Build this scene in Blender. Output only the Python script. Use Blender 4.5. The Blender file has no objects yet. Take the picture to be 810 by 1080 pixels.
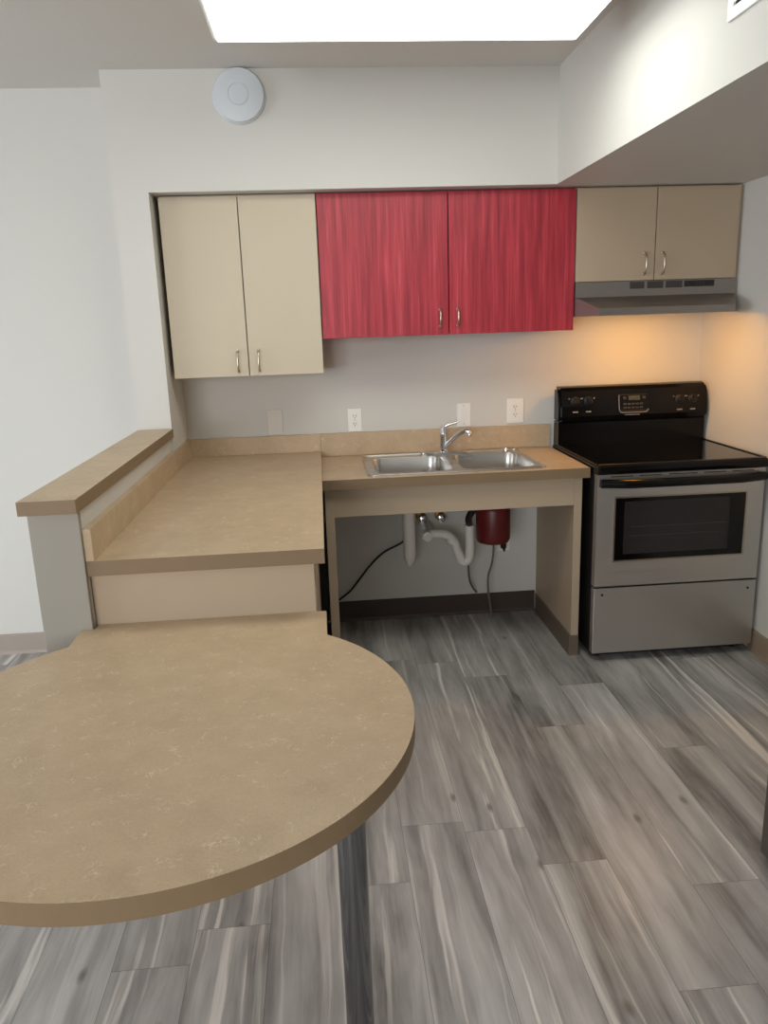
import bpy, bmesh, math, random
from mathutils import Vector, Matrix
random.seed(7)
S = bpy.context.scene
COL = S.collection
PI = math.pi

# ------------------------------------------------------------------ camera
cam_d = bpy.data.cameras.new('camera')
cam = bpy.data.objects.new('camera', cam_d)
COL.objects.link(cam)
r, u, b = ((0.995956, -0.083621, -0.032864), (0.051834, 0.235995, 0.970371), (-0.073388, -0.96815, 0.239375))
M = Matrix(((r[0], u[0], b[0], -1.1806), (r[1], u[1], b[1], -3.916), (r[2], u[2], b[2], 1.5627), (0, 0, 0, 1)))
cam.matrix_world = M
cam_d.sensor_fit = 'VERTICAL'
cam_d.sensor_height = 24
cam_d.lens = 813.74 / 1080 * 24
cam_d.clip_start = 0.02
S.camera = cam

# ------------------------------------------------------------------ light and exposure
FIXTURE_EMIT = 5.9
HOOD_EMIT = 52.0
ADDED_WINDOW_POWER = 145.0
ADDED_PATIO_POWER = 85.0
w = bpy.data.worlds.new('sky'); S.world = w; w.use_nodes = True
w.node_tree.nodes['Background'].inputs[0].default_value = (0.75, 0.85, 1.0, 1)
w.node_tree.nodes['Background'].inputs[1].default_value = 1.0
ld = bpy.data.lights.new('added_window_light', 'AREA'); ld.shape = 'RECTANGLE'  # area light behind an unseen rear window, added for daylight
ld.size, ld.size_y, ld.energy, ld.color = 2.4, 1.6, ADDED_WINDOW_POWER, (0.96, 0.97, 1.0)
lo = bpy.data.objects.new('added_window_light', ld); COL.objects.link(lo)
lo.location = (-3.2, -7.75, 1.6); lo.rotation_euler = (PI / 2 - .35, 0, 0)
ld = bpy.data.lights.new('added_patio_light', 'AREA'); ld.shape = 'RECTANGLE'  # area light behind an unseen patio opening, added for daylight from the left
ld.size, ld.size_y, ld.energy, ld.color = 2.2, 2.0, ADDED_PATIO_POWER, (0.90, 0.95, 1.0)
lo = bpy.data.objects.new('added_patio_light', ld); COL.objects.link(lo)
lo.location = (-5.85, -2.6, 1.25); lo.rotation_euler = (PI / 2 - .45, 0, -PI / 2)
S.view_settings.view_transform = 'Standard'
S.view_settings.look = 'None'
S.view_settings.gamma = 1
S.view_settings.use_curve_mapping = False
S.view_settings.exposure = 0.08
S.cycles.use_denoising = True
S.cycles.max_bounces = 10
S.cycles.diffuse_bounces = 6
S.cycles.glossy_bounces = 6
S.cycles.sample_clamp_indirect = 8

# ------------------------------------------------------------------ materials
def lin(c):
    return tuple((x / 12.92 if x <= .04045 else ((x + .055) / 1.055) ** 2.4) for x in (v / 255 for v in c)) + (1,)

def mat(name, rgb, rough=.5, metal=0., spec=.5, emit=0., ecol=None, bump=0., bscale=60., vary=0., aniso=None, coat=0.):
    m = bpy.data.materials.new(name); m.use_nodes = True
    nt = m.node_tree; p = nt.nodes['Principled BSDF']
    p.inputs['Base Color'].default_value = lin(rgb)
    p.inputs['Roughness'].default_value = rough
    p.inputs['Metallic'].default_value = metal
    p.inputs['Specular IOR Level'].default_value = spec
    p.inputs['Coat Weight'].default_value = coat
    if emit:
        p.inputs['Emission Color'].default_value = lin(ecol or rgb)
        p.inputs['Emission Strength'].default_value = emit
    tc = nt.nodes.new('ShaderNodeTexCoord')
    if vary:
        n = nt.nodes.new('ShaderNodeTexNoise'); n.inputs['Scale'].default_value = bscale * .15; n.inputs['Detail'].default_value = 4
        nt.links.new(tc.outputs['Object'], n.inputs['Vector'])
        mx = nt.nodes.new('ShaderNodeMix'); mx.data_type = 'RGBA'
        c = lin(rgb)
        mx.inputs[6].default_value = tuple(v * (1 - vary) for v in c[:3]) + (1,)
        mx.inputs[7].default_value = tuple(min(1, v * (1 + vary)) for v in c[:3]) + (1,)
        nt.links.new(n.outputs['Fac'], mx.inputs[0]); nt.links.new(mx.outputs[2], p.inputs['Base Color'])
    if aniso:
        mp = nt.nodes.new('ShaderNodeMapping'); mp.inputs['Scale'].default_value = aniso
        n = nt.nodes.new('ShaderNodeTexNoise'); n.inputs['Scale'].default_value = 1; n.inputs['Detail'].default_value = 3
        nt.links.new(tc.outputs['Object'], mp.inputs['Vector']); nt.links.new(mp.outputs[0], n.inputs['Vector'])
        mr = nt.nodes.new('ShaderNodeMapRange'); mr.inputs[3].default_value = rough - .07; mr.inputs[4].default_value = rough + .1
        nt.links.new(n.outputs['Fac'], mr.inputs[0]); nt.links.new(mr.outputs[0], p.inputs['Roughness'])
        bp = nt.nodes.new('ShaderNodeBump'); bp.inputs['Strength'].default_value = .04; bp.inputs['Distance'].default_value = .002
        nt.links.new(n.outputs['Fac'], bp.inputs['Height']); nt.links.new(bp.outputs[0], p.inputs['Normal'])
    elif bump:
        n = nt.nodes.new('ShaderNodeTexNoise'); n.inputs['Scale'].default_value = bscale; n.inputs['Detail'].default_value = 3
        nt.links.new(tc.outputs['Object'], n.inputs['Vector'])
        bp = nt.nodes.new('ShaderNodeBump'); bp.inputs['Strength'].default_value = bump; bp.inputs['Distance'].default_value = .002
        nt.links.new(n.outputs['Fac'], bp.inputs['Height']); nt.links.new(bp.outputs[0], p.inputs['Normal'])
    return m

def node(nt, kind, **kw):
    n = nt.nodes.new(kind)
    for k, v in kw.items(): setattr(n, k, v)
    return n

def ramp(nt, stops):
    n = nt.nodes.new('ShaderNodeValToRGB'); e = n.color_ramp.elements
    while len(e) < len(stops): e.new(.5)
    for i, (pos, c) in enumerate(stops):
        e[i].position = pos; e[i].color = c if len(c) == 4 else lin(c)
    return n

def laminate(name, base, dark, fleck):
    m = bpy.data.materials.new(name); m.use_nodes = True; nt = m.node_tree; L = nt.links.new
    p = nt.nodes['Principled BSDF']; p.inputs['Roughness'].default_value = .42; p.inputs['Specular IOR Level'].default_value = .45
    tc = nt.nodes.new('ShaderNodeTexCoord')
    n1 = nt.nodes.new('ShaderNodeTexNoise'); n1.inputs['Scale'].default_value = 9; n1.inputs['Detail'].default_value = 6; n1.inputs['Roughness'].default_value = .65
    L(tc.outputs['Object'], n1.inputs['Vector'])
    r1 = ramp(nt, [(.3, dark), (.7, base)]); L(n1.outputs['Fac'], r1.inputs['Fac'])
    # thin curled light flecks: warped voronoi cell borders, kept only where a second noise is high
    nw = nt.nodes.new('ShaderNodeTexNoise'); nw.inputs['Scale'].default_value = 28; nw.inputs['Detail'].default_value = 2
    L(tc.outputs['Object'], nw.inputs['Vector'])
    sc = node(nt, 'ShaderNodeVectorMath', operation='SCALE'); sc.inputs['Scale'].default_value = .075; L(nw.outputs['Color'], sc.inputs[0])
    ad = node(nt, 'ShaderNodeVectorMath', operation='ADD'); L(tc.outputs['Object'], ad.inputs[0]); L(sc.outputs[0], ad.inputs[1])
    vo = node(nt, 'ShaderNodeTexVoronoi', feature='DISTANCE_TO_EDGE'); vo.inputs['Scale'].default_value = 46; L(ad.outputs[0], vo.inputs['Vector'])
    f1 = nt.nodes.new('ShaderNodeMapRange'); f1.inputs[1].default_value = .02; f1.inputs[2].default_value = .06; f1.inputs[3].default_value = 1; f1.inputs[4].default_value = 0
    L(vo.outputs['Distance'], f1.inputs[0])
    nm = nt.nodes.new('ShaderNodeTexNoise'); nm.inputs['Scale'].default_value = 26; nm.inputs['Detail'].default_value = 3; L(tc.outputs['Object'], nm.inputs['Vector'])
    f2 = nt.nodes.new('ShaderNodeMapRange'); f2.inputs[1].default_value = .54; f2.inputs[2].default_value = .66; L(nm.outputs['Fac'], f2.inputs[0])
    mu = node(nt, 'ShaderNodeMath', operation='MULTIPLY'); L(f1.outputs[0], mu.inputs[0]); L(f2.outputs[0], mu.inputs[1])
    m2 = node(nt, 'ShaderNodeMath', operation='MULTIPLY'); L(mu.outputs[0], m2.inputs[0]); m2.inputs[1].default_value = .55
    mx = node(nt, 'ShaderNodeMix', data_type='RGBA'); L(m2.outputs[0], mx.inputs[0]); L(r1.outputs[0], mx.inputs[6]); mx.inputs[7].default_value = lin(fleck)
    # fine speckle
    sp = nt.nodes.new('ShaderNodeTexNoise'); sp.inputs['Scale'].default_value = 220; sp.inputs['Detail'].default_value = 1; L(tc.outputs['Object'], sp.inputs['Vector'])
    f3 = nt.nodes.new('ShaderNodeMapRange'); f3.inputs[1].default_value = .3; f3.inputs[2].default_value = .7; f3.inputs[3].default_value = .95; f3.inputs[4].default_value = 1.04; L(sp.outputs['Fac'], f3.inputs[0])
    vm = node(nt, 'ShaderNodeVectorMath', operation='SCALE'); L(mx.outputs[2], vm.inputs[0]); L(f3.outputs[0], vm.inputs['Scale'])
    L(vm.outputs[0], p.inputs['Base Color'])
    return m

def wood_red():
    m = bpy.data.materials.new('red stained wood'); m.use_nodes = True; nt = m.node_tree; L = nt.links.new
    p = nt.nodes['Principled BSDF']; p.inputs['Roughness'].default_value = .42
    tc = nt.nodes.new('ShaderNodeTexCoord')
    mp = nt.nodes.new('ShaderNodeMapping'); mp.inputs['Scale'].default_value = (42, 1, 1.6); L(tc.outputs['Object'], mp.inputs['Vector'])
    n = nt.nodes.new('ShaderNodeTexNoise'); n.inputs['Scale'].default_value = 1; n.inputs['Detail'].default_value = 6; n.inputs['Roughness'].default_value = .6; n.inputs['Distortion'].default_value = .25
    L(mp.outputs[0], n.inputs['Vector'])
    r1 = ramp(nt, [(.25, (126, 28, 40)), (.5, (168, 46, 58)), (.62, (182, 58, 69)), (.78, (204, 92, 98))]); L(n.outputs['Fac'], r1.inputs['Fac'])
    mp2 = nt.nodes.new('ShaderNodeMapping'); mp2.inputs['Scale'].default_value = (160, 1, 5); L(tc.outputs['Object'], mp2.inputs['Vector'])
    n2 = nt.nodes.new('ShaderNodeTexNoise'); n2.inputs['Scale'].default_value = 1; n2.inputs['Detail'].default_value = 4; L(mp2.outputs[0], n2.inputs['Vector'])
    f = nt.nodes.new('ShaderNodeMapRange'); f.inputs[1].default_value = .35; f.inputs[2].default_value = .65; f.inputs[3].default_value = .8; f.inputs[4].default_value = 1.12; L(n2.outputs['Fac'], f.inputs[0])
    vm = node(nt, 'ShaderNodeVectorMath', operation='SCALE'); L(r1.outputs[0], vm.inputs[0]); L(f.outputs[0], vm.inputs['Scale'])
    L(vm.outputs[0], p.inputs['Base Color'])
    return m

def plank_mat():
    m = bpy.data.materials.new('grey vinyl plank'); m.use_nodes = True; nt = m.node_tree; L = nt.links.new
    p = nt.nodes['Principled BSDF']
    tc = nt.nodes.new('ShaderNodeTexCoord')
    at = node(nt, 'ShaderNodeAttribute', attribute_name='seed'); tn = node(nt, 'ShaderNodeAttribute', attribute_name='tone'); st = node(nt, 'ShaderNodeAttribute', attribute_name='streak')
    cb = nt.nodes.new('ShaderNodeCombineXYZ')
    m1 = node(nt, 'ShaderNodeMath', operation='MULTIPLY'); L(at.outputs['Fac'], m1.inputs[0]); m1.inputs[1].default_value = 31.7
    m3 = node(nt, 'ShaderNodeMath', operation='MULTIPLY'); L(at.outputs['Fac'], m3.inputs[0]); m3.inputs[1].default_value = 17.3
    L(m1.outputs[0], cb.inputs[0]); L(m3.outputs[0], cb.inputs[1]); L(at.outputs['Fac'], cb.inputs[2])
    ad = node(nt, 'ShaderNodeVectorMath', operation='ADD'); L(tc.outputs['Object'], ad.inputs[0]); L(cb.outputs[0], ad.inputs[1])
    mpw = nt.nodes.new('ShaderNodeMapping'); mpw.inputs['Scale'].default_value = (5, 2.2, 1); L(ad.outputs[0], mpw.inputs['Vector'])
    nwp = nt.nodes.new('ShaderNodeTexNoise'); nwp.inputs['Scale'].default_value = 1; nwp.inputs['Detail'].default_value = 3; L(mpw.outputs[0], nwp.inputs['Vector'])
    wv = node(nt, 'ShaderNodeVectorMath', operation='MULTIPLY'); L(nwp.outputs['Color'], wv.inputs[0]); wv.inputs[1].default_value = (.04, 0, 0)
    wa = node(nt, 'ShaderNodeVectorMath', operation='ADD'); L(ad.outputs[0], wa.inputs[0]); L(wv.outputs[0], wa.inputs[1]); ad0 = ad; ad = wa
    def noise(scale, detail, dist=0., rough=.55):
        mp = nt.nodes.new('ShaderNodeMapping'); mp.inputs['Scale'].default_value = scale; L(ad.outputs[0], mp.inputs['Vector'])
        n = nt.nodes.new('ShaderNodeTexNoise'); n.inputs['Scale'].default_value = 1; n.inputs['Detail'].default_value = detail
        n.inputs['Distortion'].default_value = dist; n.inputs['Roughness'].default_value = rough
        L(mp.outputs[0], n.inputs['Vector']); return n
    broad = noise((13, 1.1, 1), 4, .5)
    fine = noise((110, 4, 1), 4, .2, .65)
    blot = noise((16, 5, 1), 3, .2)
    # tone + (broad-.5)*k
    a = node(nt, 'ShaderNodeMath', operation='MULTIPLY_ADD'); L(broad.outputs['Fac'], a.inputs[0]); a.inputs[1].default_value = 1.25; L(tn.outputs['Fac'], a.inputs[2])
    a2 = node(nt, 'ShaderNodeMath', operation='MULTIPLY_ADD'); L(fine.outputs['Fac'], a2.inputs[0]); a2.inputs[1].default_value = .26; L(a.outputs[0], a2.inputs[2])
    a3 = node(nt, 'ShaderNodeMath', operation='MULTIPLY_ADD'); L(blot.outputs['Fac'], a3.inputs[0]); a3.inputs[1].default_value = .35; L(a2.outputs[0], a3.inputs[2])
    a4 = node(nt, 'ShaderNodeMath', operation='SUBTRACT'); L(a3.outputs[0], a4.inputs[0]); a4.inputs[1].default_value = .47
    r1 = ramp(nt, [(.1, (100, 98, 96)), (.35, (152, 149, 146)), (.6, (181, 178, 175)), (.85, (204, 201, 198))]); L(a4.outputs[0], r1.inputs['Fac'])
    # pale sapwood streaks
    sk = noise((24, .7, 1), 4, .5)
    f = nt.nodes.new('ShaderNodeMapRange'); f.inputs[1].default_value = .57; f.inputs[2].default_value = .66; L(sk.outputs['Fac'], f.inputs[0])
    fm = node(nt, 'ShaderNodeMath', operation='MULTIPLY'); L(f.outputs[0], fm.inputs[0]); L(st.outputs['Fac'], fm.inputs[1])
    mx = node(nt, 'ShaderNodeMix', data_type='RGBA'); L(fm.outputs[0], mx.inputs[0]); L(r1.outputs[0], mx.inputs[6]); mx.inputs[7].default_value = lin((232, 227, 220))
    # knots
    mp = nt.nodes.new('ShaderNodeMapping'); mp.inputs['Scale'].default_value = (3.1, 1.3, 1); L(ad.outputs[0], mp.inputs['Vector'])
    vo = nt.nodes.new('ShaderNodeTexVoronoi'); vo.voronoi_dimensions = '2D'; vo.inputs['Scale'].default_value = 1; vo.inputs['Randomness'].default_value = 1; L(mp.outputs[0], vo.inputs['Vector'])
    k = nt.nodes.new('ShaderNodeMapRange'); k.inputs[1].default_value = .012; k.inputs[2].default_value = .042; k.inputs[3].default_value = .65; k.inputs[4].default_value = 0; L(vo.outputs['Distance'], k.inputs[0])
    mk = node(nt, 'ShaderNodeMix', data_type='RGBA'); L(k.outputs[0], mk.inputs[0]); L(mx.outputs[2], mk.inputs[6]); mk.inputs[7].default_value = lin((92, 84, 78))
    L(mk.outputs[2], p.inputs['Base Color'])
    p.inputs['Roughness'].default_value = .36
    p.inputs['Specular IOR Level'].default_value = .5
    bp = nt.nodes.new('ShaderNodeBump'); bp.inputs['Strength'].default_value = .12; bp.inputs['Distance'].default_value = .002
    L(fine.outputs['Fac'], bp.inputs['Height']); L(bp.outputs[0], p.inputs['Normal'])
    return m

WALL = mat('wall paint', (208, 206, 200), .75, bump=.12, bscale=220)
CEIL = mat('ceiling paint', (212, 209, 204), .85, bump=.15, bscale=160)
LAM = laminate('speckled tan laminate', (197, 174, 143), (181, 158, 128), (226, 210, 184))
LAMEDGE = mat('laminate edge band', (130, 108, 80), .5, vary=.08, bscale=90)
TAN = mat('tan melamine', (194, 181, 158), .5, vary=.025, bscale=40)
TANEDGE = mat('tan edge band', (212, 202, 180), .5)
GREYTAN = mat('taupe melamine', (177, 158, 134), .5, vary=.03, bscale=40)
RED = wood_red()
PLANK = plank_mat()
SUBFLOOR = mat('seam dark', (60, 55, 52), .8)
PONYEND = mat('taupe end panel', (152, 147, 136), .55)
BASE_TAN = mat('tan cove base', (150, 132, 112), .5)
BASE_GREY = mat('grey cove base', (160, 148, 138), .5)
BASE_DARK = mat('brown cove base', (66, 53, 46), .5)
STEEL = mat('brushed stainless', (206, 202, 197), .4, 1.0, aniso=(2, 2, 160))
STEELH = mat('brushed stainless across', (202, 198, 193), .4, 1.0, aniso=(2, 160, 160))
SINKM = mat('sink stainless', (200, 198, 194), .27, 1.0, aniso=(3, 160, 3))
CHROME = mat('polished chrome', (228, 228, 230), .13, 1.0)
LEGM = mat('chrome leg', (128, 128, 130), .1, 1.0)
NICKEL = mat('satin nickel', (190, 178, 160), .3, 1.0)
HOODM = mat('hood steel', (158, 152, 146), .42, 1.0)
DARKV = mat('dark recess', (40, 36, 33), .6)
BLACKG = mat('black gloss enamel', (12, 10, 10), .18, spec=.28)
BLACKGL = mat('black ceramic glass', (9, 8, 8), .08, spec=.4)
BLACKP = mat('black plastic', (22, 19, 18), .4)
BLACKM = mat('black satin', (18, 16, 15), .5)
OVENGL = mat('oven window glass', (46, 43, 42), .15, spec=.3)
WHITEP = mat('white plastic', (232, 232, 228), .4)
GREYMARK = mat('grey marking', (150, 146, 140), .5)
LCD = mat('clock display', (70, 72, 58), .25)
PLATE = mat('wall plate plastic', (236, 234, 228), .4)
PLATEB = mat('painted plate', (214, 209, 200), .55)
DET = mat('detector plastic', (204, 210, 214), .45)
DIFF = mat('light diffuser', (255, 255, 250), .5, emit=FIXTURE_EMIT, ecol=(251, 255, 247))
HOODLENS = mat('lamp lens', (255, 200, 130), .5, emit=HOOD_EMIT, ecol=(255, 178, 62))
FIXM = mat('fixture enamel', (225, 226, 224), .5)
PVC = mat('white pvc', (226, 222, 215), .45)
DISP = mat('red disposer shell', (92, 18, 20), .4)
BRASS = mat('valve brass', (150, 120, 70), .35, 1.0)
RUBBERC = mat('black cord rubber', (24, 21, 20), .6)
GREYC = mat('grey cord', (110, 102, 95), .6)
GLASS = mat('window glass', (240, 245, 250), .0)
GLASS.node_tree.nodes['Principled BSDF'].inputs['Transmission Weight'].default_value = 1.0
VENTM = mat('vent white enamel', (236, 236, 234), .4)

# ------------------------------------------------------------------ mesh helpers
def BM(): return bmesh.new()

def box(bm, x0, x1, y0, y1, z0, z1, bev=0., seg=2, mi=0):
    g = bmesh.ops.create_cube(bm, size=1)
    for v in g['verts']:
        v.co = Vector(((x0 + x1) / 2 + v.co.x * (x1 - x0), (y0 + y1) / 2 + v.co.y * (y1 - y0), (z0 + z1) / 2 + v.co.z * (z1 - z0)))
    fs = {f for v in g['verts'] for f in v.link_faces}
    for f in fs: f.material_index = mi
    if bev:
        es = list({e for v in g['verts'] for e in v.link_edges})
        bmesh.ops.bevel(bm, geom=es, offset=bev, segments=seg, affect='EDGES', profile=.5)
    return bm

def frame_axes(d):
    d = d.normalized()
    a = Vector((0, 0, 1)) if abs(d.z) < .9 else Vector((1, 0, 0))
    x = d.cross(a).normalized(); y = d.cross(x).normalized()
    return x, y

def smooth_path(pts, n=6):
    P = [Vector(p) for p in pts]
    if len(P) < 3: return P
    Q = [P[0] * 2 - P[1]] + P + [P[-1] * 2 - P[-2]]
    out = []
    for i in range(1, len(Q) - 2):
        p0, p1, p2, p3 = Q[i - 1:i + 3]
        for k in range(n):
            t = k / n
            out.append(.5 * ((2 * p1) + (p2 - p0) * t + (2 * p0 - 5 * p1 + 4 * p2 - p3) * t * t + (3 * p1 - p0 - 3 * p2 + p3) * t ** 3))
    out.append(P[-1]); return out

def tube(bm, pts, rad, seg=12, n=6, smooth=True):
    P = smooth_path(pts, n) if smooth else [Vector(p) for p in pts]
    R = rad if callable(rad) else (lambda t: rad)
    x = None; rings = []
    for i, p in enumerate(P):
        d = (P[min(i + 1, len(P) - 1)] - P[max(i - 1, 0)]).normalized()
        if x is None: x, y = frame_axes(d)
        else:
            x = (x - d * x.dot(d)).normalized(); y = d.cross(x)
        rr = R(i / (len(P) - 1))
        rings.append([bm.verts.new(p + (x * math.cos(2 * PI * k / seg) + y * math.sin(2 * PI * k / seg)) * rr) for k in range(seg)])
    for a, c in zip(rings, rings[1:]):
        for k in range(seg):
            f = bm.faces.new((a[k], a[(k + 1) % seg], c[(k + 1) % seg], c[k])); f.smooth = True
    bm.faces.new(rings[0][::-1]); bm.faces.new(rings[-1])
    return bm

def lathe(bm, prof, o=(0, 0, 0), axis=(0, 0, 1), seg=28):
    """prof: list of (radius, height along axis)"""
    o = Vector(o); d = Vector(axis).normalized(); x, y = frame_axes(d); rings = []
    for rr, h in prof:
        if rr < 1e-6: rings.append([bm.verts.new(o + d * h)])
        else: rings.append([bm.verts.new(o + d * h + (x * math.cos(2 * PI * k / seg) + y * math.sin(2 * PI * k / seg)) * rr) for k in range(seg)])
    for a, c in zip(rings, rings[1:]):
        for k in range(seg):
            k2 = (k + 1) % seg
            if len(a) == 1 and len(c) == 1: continue
            if len(a) == 1: f = bm.faces.new((a[0], c[k2], c[k]))
            elif len(c) == 1: f = bm.faces.new((a[k], a[k2], c[0]))
            else: f = bm.faces.new((a[k], a[k2], c[k2], c[k]))
            f.smooth = True
    if len(rings[0]) > 1: bm.faces.new(rings[0][::-1])
    if len(rings[-1]) > 1: bm.faces.new(rings[-1])
    return bm

def rrect(x0, x1, y0, y1, rad, n=6):
    out = []
    for cx, cy, a0 in ((x1 - rad, y1 - rad, 0), (x0 + rad, y1 - rad, PI / 2), (x0 + rad, y0 + rad, PI), (x1 - rad, y0 + rad, 1.5 * PI)):
        for k in range(n + 1):
            a = a0 + PI / 2 * k / n
            out.append((cx + rad * math.cos(a), cy + rad * math.sin(a)))
    return out

def slab(bm, outline, z0, z1, holes=(), side_mi=0):
    """prism of a 2D outline (with holes), top and bottom filled; side faces get material side_mi"""
    rings = []
    for z in (z0, z1):
        es = []; loops = []
        for lp in [outline] + list(holes):
            vs = [bm.verts.new((px, py, z)) for px, py in lp]
            loops.append(vs)
            es += [bm.edges.new((vs[i], vs[(i + 1) % len(vs)])) for i in range(len(vs))]
        bmesh.ops.triangle_fill(bm, edges=es, use_beauty=True)
        rings.append(loops)
    for a, c in zip(*rings):
        for i in range(len(a)):
            j = (i + 1) % len(a)
            f = bm.faces.new((a[i], a[j], c[j], c[i])); f.material_index = side_mi
    bmesh.ops.recalc_face_normals(bm, faces=bm.faces[:])
    return bm

def prism(bm, prof, x0, x1):
    """(y,z) profile extruded along x"""
    a = [bm.verts.new((x0, y, z)) for y, z in prof]; c = [bm.verts.new((x1, y, z)) for y, z in prof]
    bm.faces.new(a); bm.faces.new(c[::-1])
    for i in range(len(a)):
        j = (i + 1) % len(a); bm.faces.new((a[i], c[i], c[j], a[j]))
    bmesh.ops.recalc_face_normals(bm, faces=bm.faces[:])
    return bm

ORIG = {}
def obj(name, bm, m, parent=None, mods=None, loc=None):
    """link one mesh object; mesh is written in world coordinates and moved to its thing's base"""
    bmesh.ops.recalc_face_normals(bm, faces=bm.faces[:])
    o0 = ORIG[parent.name] if parent else Vector(loc or (0, 0, 0))
    for v in bm.verts: v.co -= o0
    for e in bm.edges:
        if len(e.link_faces) == 2 and e.calc_face_angle(0) > .65: e.smooth = False
    me = bpy.data.meshes.new(name); bm.to_mesh(me); bm.free()
    for mm in (m if isinstance(m, (list, tuple)) else [m]): me.materials.append(mm)
    o = bpy.data.objects.new(name, me); COL.objects.link(o)
    if parent: o.parent = parent
    else: o.location = o0
    ORIG[o.name] = o0
    return o

def tag(o, label, cat, group=None):
    o['label'] = label; o['category'] = cat
    if group: o['group'] = group
    return o

def thing(name, label, cat, loc, group=None):
    o = bpy.data.objects.new(name, None); COL.objects.link(o); o.location = loc
    o.empty_display_size = .05
    ORIG[o.name] = Vector(loc)
    return tag(o, label, cat, group)

def struct(name, bm, m):
    o = obj(name, bm, m); o['kind'] = 'structure'; return o

# ------------------------------------------------------------------ measures (metres; kitchen back wall is y = 0)
ZC = 2.584           # ceiling
ZS = 2.119           # soffit underside
YS = -.395           # soffit face
XB = -.11            # bulkhead face
XR = .783            # right wall
XW0, XW1, XPI = -2.004, -1.856, -1.868   # wing wall / partition
YL = -.157           # living room wall plane
YF, XLL = -7.6, -5.6

# ------------------------------------------------------------------ room shell
def build_floor():
    bm = BM()
    sd = bm.faces.layers.float.new('seed'); tn = bm.faces.layers.float.new('tone'); st = bm.faces.layers.float.new('streak')
    W, LN, X0 = .196, 1.235, -.605
    # row of planks -> a known end joint, and hand-read tones for the planks in the photograph
    joints = {0: -.771, 1: -1.238, 2: -.905, -1: -1.83, -2: -1.778, -6: -2.255, 3: -1.45, 4: -.62}
    tones = {(0, 0): .02, (0, 1): -.13, (0, 2): -.06, (1, 0): .0, (1, 1): -.10, (1, 2): .02, (2, 0): -.14, (2, 1): .10, (2, 2): -.16,
             (-1, 0): -.02, (-1, 1): .02, (-1, 2): .08, (-2, 0): .02, (-2, 1): .04, (-2, 2): .06, (3, 0): .08, (3, 1): -.1, (4, 1): -.06}
    streaks = {(0, 1): .35, (1, 1): .3, (2, 0): .1, (2, 1): 1.0, (2, 2): .2, (0, 0): .9, (1, 0): .9, (-1, 1): .8, (-1, 2): .7, (0, 2): .7, (1, 2): .8}
    for k in range(-26, 8):
        x0 = X0 + W * k; x1 = x0 + W
        if x0 < XLL: continue
        j = joints.get(k, -random.random() * LN)
        while j < 0: j += LN
        y1 = j; row = -1
        # row index 0 is the plank touching the back wall
        idx = 0
        while y1 > YF:
            y0 = y1 - LN
            if y0 < 0:
                a, c = max(y0, YF), min(y1, 0.0)
                g = .0004
                f = bm.faces.new([bm.verts.new(p) for p in ((x0 + g, a + g, 0), (x1 - g, a + g, 0), (x1 - g, c - g, 0), (x0 + g, c - g, 0))])
                f[sd] = random.random(); f[tn] = .75 * tones.get((k, idx), random.uniform(-.13, .09)); f[st] = streaks.get((k, idx), random.uniform(.2, .9))
                idx += 1
            y1 = y0
    f = bm.faces.new([bm.verts.new(p) for p in ((XLL, YF, -.002), (1.0, YF, -.002), (1.0, 0.0, -.002), (XLL, 0.0, -.002))]); f.material_index = 1
    struct('floor', bm, [PLANK, SUBFLOOR])
build_floor()
T = .12
struct('ceiling', box(BM(), XLL - T, XR + T, YF - T, T, ZC, ZC + .1), CEIL)
struct('wall_back', box(BM(), XW1, XR, 0, T, 0, ZC), WALL)
struct('wall_right', box(BM(), XR, XR + T, YF, T, 0, ZC), WALL)
bm = BM()
py0, py1, pz1 = -3.8, -1.4, 2.15  # patio opening out of view, added as a daylight source
box(bm, XLL - T, XLL, YF, py0, 0, ZC); box(bm, XLL - T, XLL, py1, YL, 0, ZC); box(bm, XLL - T, XLL, py0, py1, pz1, ZC)
struct('wall_left', bm, WALL)
bm = BM()
for a, c in ((py0, py0 + .07), ((py0 + py1) / 2 - .04, (py0 + py1) / 2 + .04), (py1 - .07, py1)): box(bm, XLL - .09, XLL - .03, a, c, .001, pz1)
box(bm, XLL - .09, XLL - .03, py0 + .07, py1 - .07, .001, .06); box(bm, XLL - .09, XLL - .03, py0 + .07, py1 - .07, pz1 - .07, pz1)
struct('added_door_1', bm, FIXM)  # frame of the added patio opening
struct('wall_living', box(BM(), XLL - T, XW0, YL, T, 0, ZC), WALL)
struct('wall_wing', box(BM(), XW0, XW1, YS, T, 0, ZC), WALL)
def partition():
    bm = BM()
    box(bm, XW0, XPI, -1.760, YS, 0, 1.088)
    return struct('wall_partition', bm, WALL)
partition()
struct('trim_1', box(BM(), XW0 - .002, XPI + .0005, -1.780, -1.760, 0, 1.087, .002), PONYEND)     # end panel of the half wall
struct('wall_soffit', box(BM(), XW1, XR, YS, 0, ZS, ZC), WALL)
struct('wall_bulkhead', box(BM(), XB, XR, YF, YS, ZS, ZC), WALL)
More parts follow.
